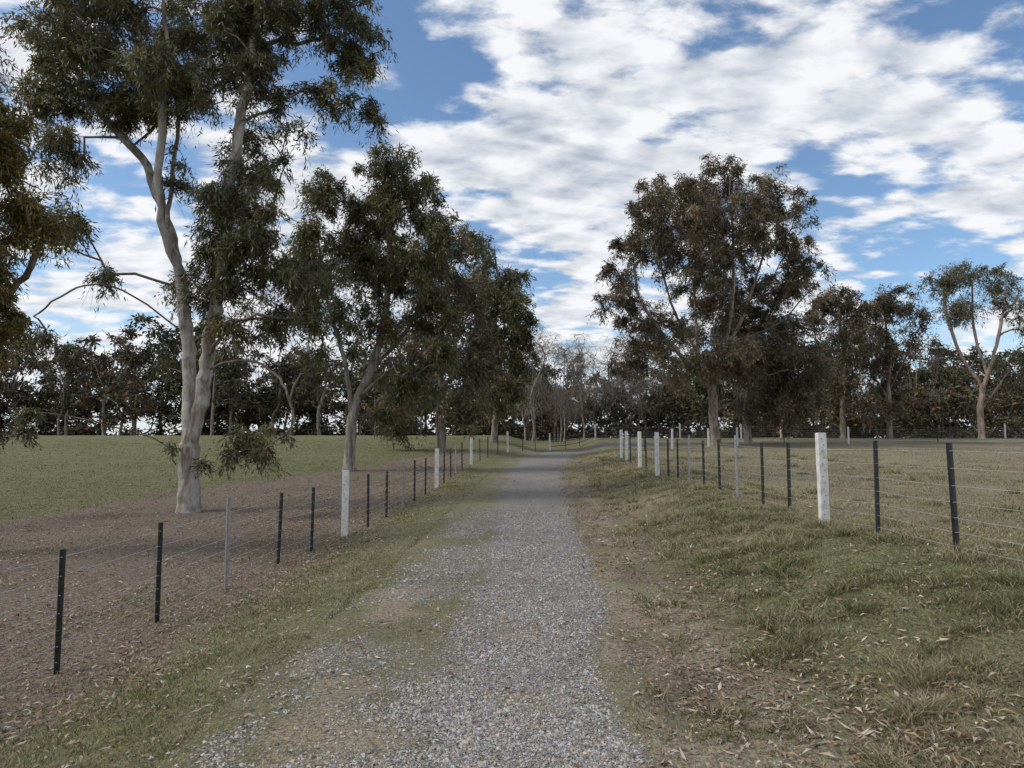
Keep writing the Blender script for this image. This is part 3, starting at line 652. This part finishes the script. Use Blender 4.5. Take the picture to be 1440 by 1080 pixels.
# ------------------------------------------------------------ sky, sun
SUN_EL, SUN_AZ = 44, -100      # azimuth from +Y, negative = to the left
w = bpy.data.worlds.new('sky'); scene.world = w; w.use_nodes = True
nt = NT(w.node_tree); bg = nt.n['Background']; bg.inputs['Strength'].default_value = .12
sky = nt.new('ShaderNodeTexSky', sky_type='NISHITA'); sky.sun_disc = False
sky.sun_elevation = math.radians(SUN_EL); sky.sun_rotation = math.radians(SUN_AZ); sky.air_density = 1.0; sky.dust_density = .6; sky.ozone_density = 2.0
d = nt.new('ShaderNodeTexCoord').outputs['Generated']
sp = nt.new('ShaderNodeSeparateXYZ'); nt.l.new(d, sp.inputs[0])
zz = nt.math('ADD', nt.math('MAXIMUM', sp.outputs[2], 0.0), .19)
cb = nt.new('ShaderNodeCombineXYZ'); nt.put(cb.inputs[0], nt.math('DIVIDE', sp.outputs[0], zz)); nt.put(cb.inputs[1], nt.math('DIVIDE', sp.outputs[1], zz))
def mapped(off=(0, 0, 0)):
    m = nt.new('ShaderNodeMapping'); nt.l.new(cb.outputs[0], m.inputs[0]); m.inputs['Location'].default_value = off
    m.inputs['Rotation'].default_value = (0, 0, math.radians(-28)); m.inputs['Scale'].default_value = (.72, 1.08, 1)
    return m.outputs[0]
def blob(az, el, rad, st):
    a, e = math.radians(az), math.radians(el); v = (math.sin(a) * math.cos(e), math.cos(a) * math.cos(e), math.sin(e))
    dt = nt.new('ShaderNodeVectorMath', operation='DOT_PRODUCT'); nt.l.new(d, dt.inputs[0]); dt.inputs[1].default_value = v
    return nt.mr(dt.outputs['Value'], math.cos(math.radians(rad)), 1.0, 0, st)
blobs = [(-8, 31, 8, -.11), (36, 29, 7, -.10), (25, 19.5, 5, -.10), (-5, 17, 4.5, -.10), (-13, 24, 4.5, -.08), (31, 12.5, 6, -.10), (-24, 20, 5, -.05), (2, 14, 3, -.05),
         (1, 25, 10, .07), (14, 26, 16, .08), (7, 18, 7, .06), (29, 24, 6, .07), (35, 17.5, 4, .07), (22, 14, 4, .05), (-18, 12, 14, .08), (5, 10, 7, .04)]
B = 0.0
for b_ in blobs: B = nt.math('ADD', B, blob(*b_))
def dens(off, det):
    m = mapped(off)
    wv = nt.new('ShaderNodeVectorMath', operation='SCALE'); nt.l.new(nt.noise(m, 5.0, 2, .6, 0, 'Color'), wv.inputs[0]); wv.inputs['Scale'].default_value = .2
    ad = nt.new('ShaderNodeVectorMath', operation='ADD'); nt.l.new(m, ad.inputs[0]); nt.l.new(wv.outputs[0], ad.inputs[1])
    vo = nt.new('ShaderNodeTexVoronoi', feature='SMOOTH_F1', voronoi_dimensions='2D'); nt.l.new(ad.outputs[0], vo.inputs['Vector']); vo.inputs['Scale'].default_value = 10.5; vo.inputs['Smoothness'].default_value = .6
    a = nt.noise(m, 1.9, 2, .5); b1 = nt.noise(m, 7.0, det, .62, .1)
    r_ = nt.math('ADD', nt.math('MULTIPLY', a, .42), nt.math('MULTIPLY', b1, .56))
    return nt.math('ADD', r_, nt.math('MULTIPLY', nt.math('SUBTRACT', .42, vo.outputs['Distance']), .17))
D1 = dens((3.1, 1.7, 0), 8); D2 = dens((3.1 + .045, 1.7 - .028, 0), 5)
cov = nt.math('ADD', D1, B)
mask = nt.mr(cov, .405, .545)
shade = nt.math('ADD', nt.math('MULTIPLY', nt.math('SUBTRACT', D1, D2), 4.5), .86)
thick = nt.mr(cov, .50, .70, 0, .46)
shade = nt.math('SUBTRACT', shade, thick, clamp=True)
cloud = nt.mix(shade, (3.7, 4.15, 4.9), (8.0, 8.05, 8.2))
skyc = nt.mix(1, sky.outputs[0], (1.1, 1.22, 1.28), 'MULTIPLY')
hz = nt.mr(sp.outputs[2], 0, .20, .6, 0)
skyc = nt.mix(hz, skyc, (6.4, 6.9, 7.4))
fin = nt.mix(nt.math('MULTIPLY', mask, .96), skyc, cloud)
nt.l.new(fin, bg.inputs[0])
sl = bpy.data.lights.new('sun', 'SUN'); sl.energy = 2.2; sl.angle = math.radians(16); sl.color = (1, .95, .87)
so = bpy.data.objects.new('sun', sl); scene.collection.objects.link(so)
a, e = math.radians(SUN_AZ), math.radians(SUN_EL)
so.rotation_euler = Vector((math.sin(a) * math.cos(e), math.cos(a) * math.cos(e), math.sin(e))).to_track_quat('Z', 'Y').to_euler()
so.location = (-20, 10, 30)

# ------------------------------------------------------------ camera
cam = bpy.data.cameras.new('camera'); co = bpy.data.objects.new('camera', cam); scene.collection.objects.link(co)
cam.lens = 25; cam.sensor_width = 36; cam.clip_end = 3000; cam.clip_start = .05
co.location = (0, 0, 1.6); co.rotation_euler = (math.radians(95.14), 0, 0)
scene.camera = co
scene.view_settings.view_transform = 'Standard'; scene.view_settings.look = 'None'; scene.view_settings.exposure = 0
